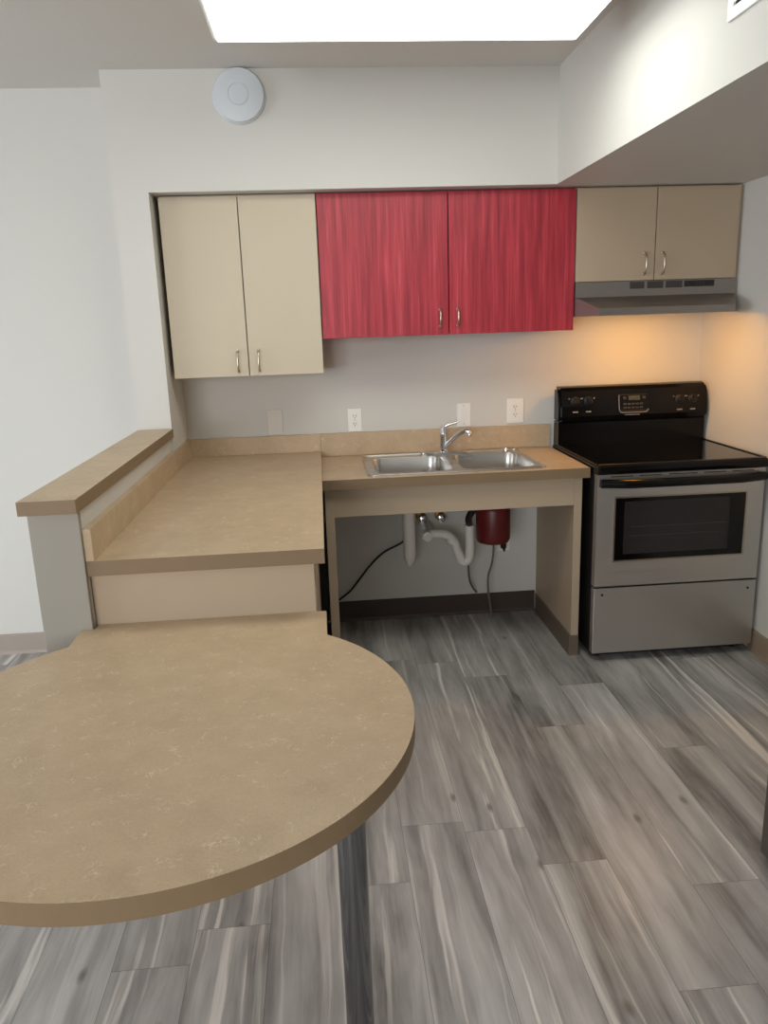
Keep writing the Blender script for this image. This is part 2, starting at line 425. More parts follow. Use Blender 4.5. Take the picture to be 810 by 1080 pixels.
# unseen rear wall behind the viewer, its window added as a daylight source
bm = BM()
wx0, wx1, wz0, wz1 = -4.5, -1.9, .8, 2.3
box(bm, XLL, wx0, YF - T, YF, 0, ZC); box(bm, wx1, XR, YF - T, YF, 0, ZC)
box(bm, wx0, wx1, YF - T, YF, 0, wz0); box(bm, wx0, wx1, YF - T, YF, wz1, ZC)
struct('wall_front', bm, WALL)
bm = BM()
for a, c in ((wx0, wx0 + .06), ((wx0 + wx1) / 2 - .03, (wx0 + wx1) / 2 + .03), (wx1 - .06, wx1)): box(bm, a, c, YF - .09, YF - .03, wz0, wz1)
box(bm, wx0 + .06, wx1 - .06, YF - .09, YF - .03, wz0, wz0 + .06); box(bm, wx0 + .06, wx1 - .06, YF - .09, YF - .03, wz1 - .06, wz1)
wf = struct('added_window_1', bm, FIXM)  # frame of the added rear window

def cove(bm, p0, p1, nrm, h=.11, t=.008, toe=.014):
    """cove base strip along p0-p1 on the floor; nrm points into the room"""
    p0, p1, nn = Vector(p0), Vector(p1), Vector(nrm)
    prof = [(0, 0), (toe, 0), (toe * .75, .006), (t, .016), (t, h - .004), (t - .003, h), (0, h)]
    a = [bm.verts.new(p0 + nn * q + Vector((0, 0, z))) for q, z in prof]; c = [bm.verts.new(p1 + nn * q + Vector((0, 0, z))) for q, z in prof]
    bm.faces.new(a); bm.faces.new(c[::-1])
    for i in range(len(a)):
        j = (i + 1) % len(a); bm.faces.new((a[i], c[i], c[j], a[j]))
    return bm
struct('baseboard_back', cove(BM(), (-1.146, 0, 0), (-.075, 0, 0), (0, -1, 0), .112), BASE_DARK)
struct('baseboard_right', cove(BM(), (XR, -.66, 0), (XR, YF, 0), (-1, 0, 0), .108), BASE_TAN)
struct('baseboard_left', cove(BM(), (XLL, YL, 0), (XW0, YL, 0), (0, -1, 0), .105), BASE_GREY)

# ------------------------------------------------------------------ kitchen counters and cabinets
CX0, CX1 = XW1, -1.195      # left counter
t = thing('countertop', 'long speckled tan counter running along the half wall towards the round table', 'countertop', (CX0, -1.76, .888))
bm = BM(); slab(bm, [(XPI + .001, -1.770), (CX1, -1.770), (CX1, -.002), (CX0 + .001, -.002), (CX0 + .001, YS - .001), (XPI + .001, YS - .001)], .888, .9326, side_mi=1)
obj('slab', bm, [LAM, LAMEDGE], t)
o = obj('backsplash', slab(BM(), [(XPI + .001, -1.769), (CX0 + .012, -1.769), (CX0 + .012, -.023), (CX0 + .001, -.023), (CX0 + .001, YS - .001), (XPI + .001, YS - .001)], .933, 1.026), LAM, t); o['label'] = 'side splash along the half wall'
o.data.materials.append(LAMEDGE)
for f in o.data.polygons:
    if f.normal.y < -.9 and f.center.y < -.5: f.material_index = 1
o = obj('backsplash', box(BM(), CX0 + .001, CX1 + .0, -.022, -.002, .933, 1.022, .0015), LAM, t)

SX0, SX1, SYF, SZ = CX1 + .0003, -.009, -.639, .905
BASINS = [(-.955, -.610), (-.560, -.225)]
BY0, BY1 = -.560, -.165
t2 = thing('countertop', 'shorter tan counter holding the double sink beside the black stove', 'countertop', (SX0, SYF, SZ - .0448))
bm = BM(); slab(bm, [(SX0, SYF), (SX1, SYF), (SX1, -.002), (SX0, -.002)], SZ - .0448, SZ, holes=[[(-.972, -.585), (-.212, -.585), (-.212, -.150), (-.972, -.150)]], side_mi=1)
obj('slab', bm, [LAM, LAMEDGE], t2)
obj('backsplash', box(BM(), SX0, SX1, -.0225, -.002, SZ + .001, 1.022, .0015), LAM, t2)

# accessible sink frame: side panels + apron
t = thing('sink_base_frame', 'open taupe frame with apron and side panels under the sink counter', 'base cabinet', (-.62, -.6, 0))
obj('side_panel', box(BM(), -1.188, -1.149, -.606, -.003, .001, .859, .0015), GREYTAN, t)
sp = obj('side_panel', box(BM(), -.068, -.032, -.606, -.003, .001, .859, .0015), GREYTAN, t)
obj('apron', box(BM(), -1.149, -.068, -.606, -.585, .730, .859, .0015), GREYTAN, t)
bm = BM(); cove(bm, (-.068, -.606, 0), (-.068, -.012, 0), (-1, 0, 0), .10, .005, .01); cove(bm, (-.032, -.606, 0), (-.076, -.606, 0), (0, -1, 0), .10, .004, .008)
o = obj('cove_base', bm, mat('taupe cove base', (104, 90, 76), .5), sp); o['label'] = 'brown cove base round the foot of the panel'

# left base cabinet
t = thing('base_cabinet', 'taupe base cabinet under the long counter, end panel facing the round table', 'base cabinet', (-1.54, -1.0, 0))
bm = BM()
box(bm, CX0 + .002, -1.246, -1.712, -.003, .10, .886)
obj('body', bm, BLACKM, t)
obj('end_panel', box(BM(), XPI + .002, -1.227, -1.746, -1.712, .002, .886, .0015), GREYTAN, t)
obj('toe_kick', box(BM(), CX0 + .002, -1.29, -1.710, -.65, .001, .10), BASE_DARK, t)
for k in range(2):
    ya = -1.705 + k * .53
    d_ = obj('door', box(BM(), -1.245, -1.229, ya, ya + .52, .115, .70, .0015), GREYTAN, t)

# half wall cap
tag(obj('ledge_cap', box(BM(), -2.006, -1.850, -1.842, YS - .001, 1.0885, 1.128, .0015), [LAM], loc=(-1.92, -1.84, 1.0885)),
    'speckled tan laminate ledge capping the half wall beside the counter', 'ledge')
lc = bpy.data.objects['ledge_cap']
lc.data.materials.append(LAMEDGE)
for f in lc.data.polygons:
    if abs(f.normal.z) < .5: f.material_index = 1

# ------------------------------------------------------------------ upper cabinets
def bow_handle(x, z0, z1, y, m):
    bm = BM()
    zc = (z0 + z1) / 2
    tube(bm, [(x, y + .001, z0), (x, y - .016, z0 + .004), (x, y - .026, z0 + .022), (x, y - .028, zc), (x, y - .026, z1 - .022), (x, y - .016, z1 - .004), (x, y + .001, z1)], .0045, 10, 6)
    for z in (z0, z1): lathe(bm, [(.007, 0), (.007, .003), (.005, .005)], (x, y, z), (0, -1, 0), 12)
    return bm

def upper_cabinet(x0, xm, x1, z0, label, m, body_m, edge_m, hz0, hz1, hx, yf=-.322):
    t = thing('wall_cabinet', label, 'cabinet', ((x0 + x1) / 2, -.16, z0))
    bm = BM(); th = .018
    box(bm, x0, x0 + th, -.301, -.002, z0 + .002, ZS - .003)
    box(bm, x1 - th, x1, -.301, -.002, z0 + .002, ZS - .003)
    box(bm, x0 + th, x1 - th, -.301, -.002, z0 + .002, z0 + .02)
    box(bm, x0 + th, x1 - th, -.301, -.002, ZS - .021, ZS - .003)
    box(bm, x0 + th, x1 - th, -.012, -.002, z0 + .02, ZS - .021)
    obj('carcass', bm, body_m, t)
    for i, (a, c) in enumerate(((x0, xm - .0022), (xm + .0022, x1))):
        bm = box(BM(), a, c, yf, yf + .019, z0, ZS - .010, .0015)
        dr = obj('door', bm, [m, edge_m], t)
        for f in dr.data.polygons:
            if abs(f.normal.y) < .5: f.material_index = 1
        obj('handle', bow_handle(hx[i], hz0, hz1, yf, NICKEL), NICKEL, dr)
upper_cabinet(-1.834, -1.4986, -1.163, 1.343, 'tall light tan cabinet with two doors hung beside the red cabinet', TAN, TAN, TANEDGE, 1.362, 1.456, (-1.545, -1.452))
upper_cabinet(-1.158, -.580, .001, 1.496, 'cherry red wood grain cabinet with two doors above the sink', RED, RED, RED, 1.535, 1.608, (-.622, -.540))
upper_cabinet(.0055, .3755, .7645, 1.709, 'short taupe cabinet with two doors above the range hood', GREYTAN, GREYTAN, GREYTAN, 1.737, 1.828, (.326, .411))
struct('trim_2', box(BM(), .766, XR - .001, -.300, -.003, 1.556, ZS - .001), GREYTAN)     # filler strip at the right wall

# ------------------------------------------------------------------ range hood
t = thing('range_hood', 'grey steel range hood lit from below above the stove', 'range hood', (.385, -.25, 1.556))
def hood():
    x0, x1, xa, xb = .0055, .7645, .062, .690
    yb, ym, yf = -.003, -.324, -.485
    zt, zm, zl, z0 = 1.7065, 1.640, 1.588, 1.556
    bm = BM(); V = lambda *p: bm.verts.new(p)
    bl_t, br_t = V(x0, yb, zt), V(x1, yb, zt)
    ml_t, mr_t = V(x0, ym, zt), V(x1, ym, zt)
    ml, mr = V(x0, ym, zm), V(x1, ym, zm)
    fl, fr = V(xa, yf, zl), V(xb, yf, zl)
    fl0, fr0 = V(xa, yf, z0), V(xb, yf, z0)
    sl0, sr0 = V(x0, ym, z0), V(x1, ym, z0)
    bl0, br0 = V(x0, yb, z0), V(x1, yb, z0)
    F = bm.faces.new
    F((bl_t, ml_t, mr_t, br_t)); F((ml_t, ml, mr, mr_t)); F((ml, fl, fr, mr)); F((fl, fl0, fr0, fr))
    F((ml, sl0, fl0, fl)); F((mr, fr, fr0, sr0)); F((bl_t, bl0, sl0, ml, ml_t)); F((br_t, mr_t, mr, sr0, br0)); F((bl_t, br_t, br0, bl0))
    # hollow underside: rim, then a recessed pan
    i = .02
    o_ = [bl0, sl0, fl0, fr0, sr0, br0]
    n_ = [V(x0 + i, yb - i, z0), V(x0 + i, ym - i * .3, z0), V(xa + i, yf + i, z0), V(xb - i, yf + i, z0), V(x1 - i, ym - i * .3, z0), V(x1 - i, yb - i, z0)]
    u_ = [V(v.co.x, v.co.y, z0 + .028) for v in n_]
    for k in range(6):
        j = (k + 1) % 6
        F((o_[k], o_[j], n_[j], n_[k])); F((n_[k], n_[j], u_[j], u_[k]))
    F(u_)
    return bm
shell = obj('shell', hood(), HOODM, t)
for a, c in ((.262, .330), (.344, .420), (.432, .511)):
    bm = BM(); box(bm, a, c, -.3262, -.3235, 1.672, 1.703)
    for k in range(5): box(bm, a + .003, c - .003, -.3278, -.3262, 1.6745 + k * .0058, 1.6772 + k * .0058)
    o = obj('vent_grille', bm, mat('grille grey', (66, 60, 56), .5), t)
o = obj('switch_panel', box(BM(), .520, .664, -.3268, -.3235, 1.674, 1.702, .001), DARKV, t); o['label'] = 'dark switch panel'
for xx in (.553, .628):
    obj('rocker_switch', box(BM(), xx - .016, xx + .016, -.331, -.3268, 1.680, 1.696, .002), BLACKP, o)
bm = BM(); box(bm, .10, .66, -.30, -.06, 1.577, 1.5838, .002)
obj('filter', bm, HOODM, t)
bm = BM(); box(bm, .27, .49, -.425, -.335, 1.569, 1.5838, .004)
o = obj('lamp_lens', bm, HOODLENS, t); o['label'] = 'glowing warm lamp lens'

# ------------------------------------------------------------------ stove
t = thing('stove', 'black and stainless freestanding electric stove with oven against the right wall', 'stove', (.38, -.70, 0))
RX0, RX1, RY = .001, .763, -.706
bm = BM()
box(bm, RX0, RX1, -.664, -.045, .035, .8845, .003)
box(bm, RX0 + .02, RX1 - .02, -.65, -.03, .012, .035)
for xx in (RX0 + .05, RX1 - .05):
    for yy in (-.62, -.08): lathe(bm, [(.018, 0.0005), (.018, .008), (.01, .012), (.01, .014)], (xx, yy, 0), seg=12)
obj('body', bm, BLACKM, t)
# cooktop: rounded black rim with a slightly sunk glass
bm = BM()
prof = [(-.05, .885), (-.714, .885), (-.722, .889), (-.7265, .905), (-.724, .920), (-.714, .929), (-.700, .9305), (-.688, .925), (-.05, .925)]
prism(bm, prof, RX0 - .003, RX1 + .002)
bmesh.ops.bevel(bm, geom=[e for e in bm.edges if abs(e.verts[0].co.x - e.verts[1].co.x) < 1e-6 and min(e.verts[0].co.z, e.verts[1].co.z) > .89], offset=.006, segments=3, affect='EDGES')
for xa, xb in ((RX0 - .003, RX0 + .012), (RX1 - .013, RX1 + .002)): box(bm, xa, xb, -.70, -.135, .921, .9305, .003)
ck = obj('cooktop', bm, BLACKG, t)
gl = obj('glass_surface', box(BM(), RX0 + .014, RX1 - .015, -.684, -.13, .9252, .9266), BLACKGL, t)
# backguard: lower riser and a bulged control panel
bm = BM()
prism(bm, [(-.05, .9255), (-.128, .9255), (-.126, 1.045), (-.05, 1.045)], RX0 + .001, RX1 - .001)
obj('backguard', bm, BLACKG, t)
bm = BM()
pp = [(-.05, 1.040), (-.128, 1.036), (-.147, 1.046), (-.153, 1.07), (-.149, 1.12), (-.139, 1.165), (-.129, 1.195), (-.114, 1.211), (-.092, 1.216), (-.05, 1.216)]
prism(bm, pp, RX0 - .004, RX1 + .004)
bmesh.ops.bevel(bm, geom=[e for e in bm.edges if abs(e.verts[0].co.x - e.verts[1].co.x) < 1e-6 and max(e.verts[0].co.y, e.verts[1].co.y) < -.02], offset=.014, segments=4, affect='EDGES')
cp = obj('control_panel', bm, BLACKG, t)
def panel_y(z):
    pts = [(1.046, -.147), (1.07, -.153), (1.12, -.149), (1.165, -.139), (1.195, -.129)]
    for (za, ya), (zb, yb) in zip(pts, pts[1:]):
        if za <= z <= zb: return ya + (yb - ya) * (z - za) / (zb - za)
    return -.09
for i, (xx, zz) in enumerate(((.079, 1.145), (.146, 1.145), (.616, 1.137), (.684, 1.137))):
    y = panel_y(zz); bm = BM()
    lathe(bm, [(.0225, 0), (.0225, .004), (.019, .006), (.0175, .018), (.015, .020), (0, .020)], (xx, y, zz), (0, -1, .22), 24)
    k = obj('knob', bm, BLACKP, t)
    bm = BM(); a = (.5, -.4, .35, 0)[i]
    c = Vector((xx, y - .021, zz + .0045)); d = Vector((math.sin(a), 0.0, math.cos(a))); e = Vector((math.cos(a), 0, -math.sin(a)))
    q = [c - d * .012 - e * .003, c - d * .012 + e * .003, c + d * .017 + e * .003, c + d * .017 - e * .003]
    lo_ = [bm.verts.new(p) for p in q]; hi = [bm.verts.new(p + Vector((0, -.007, .001))) for p in q]
    bm.faces.new(lo_); bm.faces.new(hi[::-1])
    for n_ in range(4): bm.faces.new((lo_[n_], lo_[(n_ + 1) % 4], hi[(n_ + 1) % 4], hi[n_]))
    obj('pointer_grip', bm, BLACKP, k)
    bm = BM(); zl = zz - .052; yl = panel_y(zl)
    box(bm, xx - .013, xx + .013, yl - .0008, yl + .0006, zl - .003, zl + .003)
    o = obj('dial_marking', bm, GREYMARK, t); o['label'] = 'pale printed dial mark'
    for s in (-1, 1):
        zm = zz + .014; ym = panel_y(zm)
        o = obj('dial_marking', box(BM(), xx + s * .03 - .003, xx + s * .03 + .003, ym - .0008, ym + .0006, zm - .003, zm + .002), GREYMARK, t); o['label'] = 'pale printed dial mark'
# clock display
bm = BM(); y = panel_y(1.125)
def panel_strip(bm, x0, x1, z0, z1, out, th=.0015):
    ya, yb = panel_y(z0) - out, panel_y(z1) - out
    q = [(x0, ya, z0), (x1, ya, z0), (x1, yb, z1), (x0, yb, z1)]
    f = [bm.verts.new(p) for p in q]; g = [bm.verts.new((p[0], p[1] + th + out, p[2])) for p in q]
    bm.faces.new(f); bm.faces.new(g[::-1])
    for k in range(4): bm.faces.new((f[k], f[(k + 1) % 4], g[(k + 1) % 4], g[k]))
    return bm
clk = obj('clock_panel', panel_strip(BM(), .306, .450, 1.083, 1.171, .001), BLACKP, t)
obj('display', panel_strip(BM(), .352, .412, 1.141, 1.163, .0022), LCD, clk)
for k in range(5):
    for zz in (1.100, 1.118):
        obj('button', panel_strip(BM(), .325 + k * .021, .341 + k * .021, zz, zz + .009, .0024), mat('button grey', (58, 54, 50), .4), clk)
for xx in (.325, .424):
    obj('button', panel_strip(BM(), xx, xx + .016, 1.146, 1.159, .0024), mat('button grey', (52, 48, 45), .4), clk)
bm = BM()
tube(bm, [(px, panel_y(pz) - .002, pz) for px, pz in ((.303, 1.168), (.303, 1.104), (.309, 1.087), (.326, 1.081), (.430, 1.081), (.448, 1.086), (.454, 1.096))], .002, 6, 5)
o = obj('panel_outline', bm, GREYMARK, t); o['label'] = 'thin grey outline round the clock'
o = obj('panel_outline', panel_strip(BM(), .332, .41, 1.068, 1.071, .001), GREYMARK, t); o['label'] = 'thin grey dash under the clock'
# oven door
dz0, dz1 = .369, .882
wx0_, wx1_, wz0_, wz1_ = .083, .686, .487, .778
bm = BM()
hole = [(wx0_, wz0_), (wx1_, wz0_), (wx1_, wz1_), (wx0_, wz1_)]
slab(bm, [(RX0, dz0), (RX1, dz0), (RX1, dz1), (RX0, dz1)], 0, 1, holes=[hole])
for v in bm.verts:
    x, zz, k = v.co
    v.co = Vector((x, RY if k > .5 else -.668, zz))
door = obj('oven_door', bm, STEEL, t)
bm = BM()
for a in ((wx0_ - .004, wx0_ + .004, wz0_ - .004, wz1_ + .004), (wx1_ - .004, wx1_ + .004, wz0_ - .004, wz1_ + .004)): box(bm, a[0], a[1], RY - .0015, RY + .004, a[2], a[3])
for a in ((wz0_ - .004, wz0_ + .003), (wz1_ - .003, wz1_ + .004)): box(bm, wx0_ + .004, wx1_ - .004, RY - .0015, RY + .004, a[0], a[1])
obj('window_trim', bm, NICKEL, door)
bm = BM(); box(bm, wx0_ + .001, wx1_ - .001, RY + .003, RY + .010, wz0_ + .001, wz1_ - .001)
g = obj('window_pane', bm, BLACKGL, door); g['label'] = 'black glass with a smoked see-through middle'
bm = BM(); box(bm, wx0_ + .045, wx1_ - .075, RY + .0018, RY + .003, wz0_ + .03, wz1_ - .02)
obj('smoked_area', bm, OVENGL, door)
bm = BM()
for zz in (.640, .598): box(bm, wx0_ + .075, wx1_ - .09, RY + .0014, RY + .0018, zz, zz + .003)
obj('rack_bar', bm, mat('rack seen through glass', (54, 52, 51), .3), door)
bm = BM()
for a, c in ((.06, .16), (.19, .29), (.32, .45), (.48, .58), (.61, .71)): box(bm, a, c, RY - .0006, RY + .004, .8715, .8755)
o = obj('vent_slot', bm, BLACKM, door)
# handle: bowed black bar with end mounts
bm = BM()
hp = []
for k in range(13):
    x = .012 + (.752 - .012) * k / 12; s = math.sin(PI * k / 12)
    hp.append((x, RY - .018 - .032 * min(1, s * 1.9), .850 - .002))
tube(bm, hp, .0195, 16, 2)
for xx in (.022, .742): box(bm, xx - .016, xx + .016, RY - .024, RY, .830, .866, .005)
o = obj('handle', bm, BLACKG, door); o['label'] = 'black bar handle'
# drawer
dr = obj('storage_drawer', box(BM(), RX0, RX1, RY, -.668, .045, .360, .002), STEELH, t)
for xx, zz in ((.039, .329), (.725, .322)):
    obj('screw', lathe(BM(), [(.006, 0), (.0055, .002), (0, .003)], (xx, RY, zz), (0, -1, 0), 12), BLACKM, dr)

# ------------------------------------------------------------------ sink and faucet
t = thing('sink', 'stainless steel double bowl sink set into the counter under the red cabinet', 'sink', (-.59, -.35, SZ))
KX0, KX1, KY0, KY1 = -.995, -.190, -.602, -.078
bm = BM()
slab(bm, rrect(KX0, KX1, KY0, KY1, .03), SZ + .0006, SZ + .005, holes=[rrect(a, c, BY0, BY1, .055) for a, c in BASINS])
# raised outer bead
lp = rrect(KX0 + .008, KX1 - .008, KY0 + .008, KY1 - .008, .026)
path = [(x, y, SZ + .005) for x, y in lp]; path.append(path[0])
tube(bm, path, .0042, 8, 1)
obj('deck', bm, SINKM, t)
for a, c in BASINS:
    bm = BM(); rings = []
    D = .15
    prof = [(-.004, .0052), (.001, .004), (.004, -.004), (.008, -.06), (.013, -D + .04), (.022, -D + .014), (.042, -D), (.10, -D - .004)]
    for ins, dz in prof:
        rr = max(.02, .055 - ins * .3)
        rings.append([bm.verts.new((x, y, SZ + dz)) for x, y in rrect(a + ins, c - ins, BY0 + ins, BY1 - ins, rr)])
    n = len(rings[0])
    for p_, q_ in zip(rings, rings[1:]):
        for k in range(n):
            f = bm.faces.new((p_[k], p_[(k + 1) % n], q_[(k + 1) % n], q_[k])); f.smooth = True
    bm.faces.new(rings[-1])
    ba = obj('basin', bm, SINKM, t)
    bm = BM(); lathe(bm, [(.042, .003), (.040, .005), (.034, .004), (.03, .001), (.008, .001), (.006, .012), (0, .013)], ((a + c) / 2, -.36, SZ - D - .004), seg=24)
    obj('strainer', bm, CHROME, ba)
bm = BM(); lathe(bm, [(.016, 0), (.016, .008), (.012, .014), (0, .016)], (-.262, -.112, SZ + .0052), seg=18)
o = obj('hole_cap', bm, CHROME, t)

t = thing('faucet', 'chrome single lever faucet standing on the back of the sink', 'faucet', (-.58, -.12, SZ + .0055))
bm = BM(); slab(bm, rrect(-.70, -.463, -.147, -.094, .026), SZ + .0056, SZ + .016)
bmesh.ops.bevel(bm, geom=[e for e in bm.edges if min(v.co.z for v in e.verts) > SZ + .0155 and len({round(f.normal.z, 2) for f in e.link_faces}) > 1], offset=.004, segments=2, affect='EDGES')
obj('deck_plate', bm, CHROME, t)
FZ = SZ + .016
bm = BM(); lathe(bm, [(.025, 0), (.025, .006), (.0195, .012), (.0185, .085), (.0195, .088), (.0195, .094), (.0175, .098), (.0175, .118), (.013, .128), (0, .131)], (-.582, -.12, FZ), seg=24)
obj('body', bm, CHROME, t)
bm = BM(); tube(bm, [(-.578, -.118, FZ + .118), (-.566, -.12, FZ + .130), (-.545, -.124, FZ + .136), (-.520, -.128, FZ + .143), (-.508, -.130, FZ + .152)], lambda s: .0075 - .003 * s, 10, 5)
obj('lever', bm, CHROME, t)
bm = BM(); tube(bm, [(-.574, -.128, FZ + .028), (-.556, -.147, FZ + .050), (-.520, -.186, FZ + .092), (-.492, -.216, FZ + .112), (-.480, -.229, FZ + .111), (-.474, -.236, FZ + .098), (-.473, -.237, FZ + .088)], lambda s: .0125 - .002 * s, 12, 6)
obj('spout', bm, CHROME, t)

# ------------------------------------------------------------------ under-sink plumbing
t = thing('drain_pipe', 'white drain pipe hanging straight down under the left sink bowl', 'pipe', (-.78, -.22, .4))
bm = BM()
lathe(bm, [(.031, .735), (.031, .43), (.028, .405), (.012, .372), (0, .37)], (-.78, -.24, 0), seg=20)
obj('pipe_cover', bm, PVC, t)
bm = BM(); lathe(bm, [(.03, .744), (.03, .735)], (-.78, -.24, 0), seg=20); tube(bm, [(-.78, -.30, .742), (-.78, -.24, .742)], .02, 12)
obj('drain_nut', bm, PVC, t)
t = thing('drain_trap', 'white bent drain trap between the straight white pipe and the red disposer', 'pipe', (-.55, -.22, .4))
bm = BM()
tube(bm, [(-.712, -.215, .520), (-.64, -.22, .524), (-.590, -.22, .515), (-.553, -.22, .478), (-.533, -.22, .42), (-.512, -.22, .372), (-.488, -.22, .372), (-.473, -.22, .41), (-.472, -.22, .55)], .023, 16, 8)
tr = obj('trap_bend', bm, PVC, t)
obj('slip_nut', lathe(BM(), [(.026, 0), (.026, .03)], (-.472, -.22, .53), seg=16), PVC, t)
obj('slip_nut', lathe(BM(), [(.026, 0), (.026, .026)], (-.560, -.22, .475), (-.45, 0, .9), 16), PVC, t)
bm = BM(); lathe(bm, [(.024, 0), (.024, .026), (.012, .03), (.012, .036), (0, .037)], (-.690, -.232, .52), (0, -1, 0), 18)
obj('cleanout_cap', bm, PVC, t)
bm = BM(); tube(bm, [(-.66, -.2, .522), (-.66, -.09, .522), (-.66, -.005, .522)], .019, 14)
obj('wall_arm', bm, PVC, t)
t = thing('garbage_disposer', 'dark red garbage disposer under the right sink bowl', 'garbage disposer', (-.39, -.35, .49))
bm = BM(); lathe(bm, [(0, .497), (.06, .497), (.076, .503), (.083, .520), (.083, .66), (.078, .680), (.055, .70)], (-.378, -.33, 0), seg=32)
obj('motor_housing', bm, DISP, t)
bm = BM(); lathe(bm, [(.055, .70), (.05, .715), (.045, .742)], (-.378, -.33, 0), seg=28)
obj('mounting_collar', bm, BLACKP, t)
bm = BM(); tube(bm, [(-.452, -.32, .66), (-.472, -.31, .655), (-.488, -.29, .62), (-.486, -.265, .59), (-.478, -.24, .572)], .017, 12)
o = obj('discharge_elbow', bm, BLACKP, t); o['label'] = 'black discharge elbow'
for i, xx in enumerate((-.690, -.592)):
    t = thing('shutoff_valve', ('brass shutoff valve on the wall nearest the straight white pipe', 'brass shutoff valve on the wall nearer the red disposer')[i], 'valve', (xx, -.04, .56), 'shutoff valves under the sink')
    bm = BM(); lathe(bm, [(.026, .001), (.024, .004), (.011, .006), (.011, .05)], (xx, 0, .562), (0, -1, 0), 18); lathe(bm, [(.014, -.014), (.014, .014)], (xx, -.052, .562), (1, 0, 0), 14)
    obj('valve_body', bm, BRASS, t)
    bm = BM(); lathe(bm, [(.006, .05), (.006, .072), (.021, .073), (.021, .082), (.012, .086), (0, .086)], (xx, 0, .562), (0, -1, 0), 14)
    obj('handle', bm, CHROME, t)
    bm = BM(); tube(bm, [(xx, -.052, .575), (xx + .01, -.07, .62), (-.60 + .04 * i, -.13, .70), (-.60 + .04 * i, -.145, .78)], .0055, 8)
    obj('supply_hose', bm, BRASS, t)
tag(obj('loose_cable', tube(BM(), [(-.765, -.03, .47), (-.80, -.03, .430), (-.893, -.03, .384), (-.965, -.03, .320), (-1.03, -.03, .240), (-1.08, -.03, .180), (-1.142, -.03, .132)], .0055, 8), RUBBERC, loc=(-.95, -.03, .3)),
    'black cord curving down the wall from the straight white pipe to the left', 'cord')
tag(obj('hanging_cord', tube(BM(), [(-.462, -.14, .40), (-.464, -.13, .34), (-.453, -.10, .24), (-.43, -.06, .175), (-.40, -.02, .128)], .0055, 8), GREYC, loc=(-.45, -.1, .2)),
    'grey cord dropping below the white trap bend', 'cord')
tag(obj('hanging_cord', tube(BM(), [(-.322, -.10, .44), (-.325, -.10, .36), (-.335, -.10, .30), (-.352, -.10, .24), (-.352, -.10, .16), (-.342, -.10, .09), (-.335, -.10, .04), (-.33, -.10, .008)], .0055, 8), GREYC, loc=(-.35, -.1, .1)),
    'grey cord dangling to the floor below the red disposer', 'cord')

# ------------------------------------------------------------------ wall plates
def outlet(xc, zc, wd, ht, label, nm='power_outlet', y=0.):
    t = thing(nm, label, 'outlet', (xc, y, zc), 'duplex outlets')
    obj('cover_plate', box(BM(), xc - wd / 2, xc + wd / 2, y - .006, y - .0005, zc - ht / 2, zc + ht / 2, .002), PLATE, t)
    for s in (1, -1):
        z = zc + s * .0195
        bm = BM(); pts = rrect(xc - .017, xc + .017, z - .0145, z + .0145, .009, 4)
        a = [bm.verts.new((px, y - .0055, pz)) for px, pz in pts]; c = [bm.verts.new((px, y - .0085, pz)) for px, pz in pts]
        bm.faces.new(a); bm.faces.new(c)
        for k in range(len(a)): bm.faces.new((a[k], a[(k + 1) % len(a)], c[(k + 1) % len(a)], c[k]))
        so = obj('socket', bm, PLATE, t)
        bm = BM()
        for dx, hh in ((-.0065, .0045), (.0065, .0035)): box(bm, xc + dx - .0014, xc + dx + .0014, y - .0092, y - .0084, z + .003 - hh, z + .003 + hh)
        lathe(bm, [(.0026, .0084), (.0026, .0092)], (xc, y, z - .008), (0, -1, 0), 10)
        obj('slot', bm, BLACKP, so)
    bm = BM(); lathe(bm, [(.003, .006), (.0025, .0075), (0, .0078)], (xc, y, zc), (0, -1, 0), 10)
    obj('screw', bm, NICKEL, t)
    return t
outlet(-1.0165, 1.083, .070, .115, 'white double outlet on the wall left of the faucet')
outlet(-.190, 1.096, .088, .125, 'wide white double outlet on the wall right of the switch')
lowo = outlet(-.250, .405, .070, .115, 'low white outlet under the sink below the red disposer')
bm = BM(); box(bm, -.268, -.238, -.034, -.0094, .366, .400, .006); tube(bm, [(-.252, -.03, .372), (-.254, -.05, .36), (-.27, -.055, .40), (-.30, -.08, .47), (-.35, -.20, .50), (-.372, -.3, .505)], .005, 8)
tag(obj('appliance_plug', bm, BLACKP, loc=(-.25, -.01, .38)), 'black plug pushed into the low outlet under the sink', 'plug')
t = thing('light_switch', 'white rocker switch plate just behind the faucet spout', 'switch', (-.457, 0, 1.085))
obj('cover_plate', box(BM(), -.492, -.422, -.006, -.0005, 1.0265, 1.1445, .002), PLATE, t)
obj('rocker', box(BM(), -.473, -.441, -.0085, -.006, 1.052, 1.119, .0012), WHITEP, t)
for zz in (1.1315, 1.0395): obj('screw', lathe(BM(), [(.003, .006), (.0025, .0075), (0, .0078)], (-.457, 0, zz), (0, -1, 0), 10), NICKEL, t)
t = thing('blank_plate', 'blank painted wall plate on the wall above the long counter', 'wall plate', (-1.4185, 0, 1.09))
obj('cover_plate', box(BM(), -1.4565, -1.3805, -.006, -.0005, 1.026, 1.152, .002), PLATEB, t)
for zz in (1.131, 1.047): obj('screw', lathe(BM(), [(.003, .006), (.0025, .0072), (0, .0075)], (-1.4185, 0, zz), (0, -1, 0), 10), PLATEB, t)

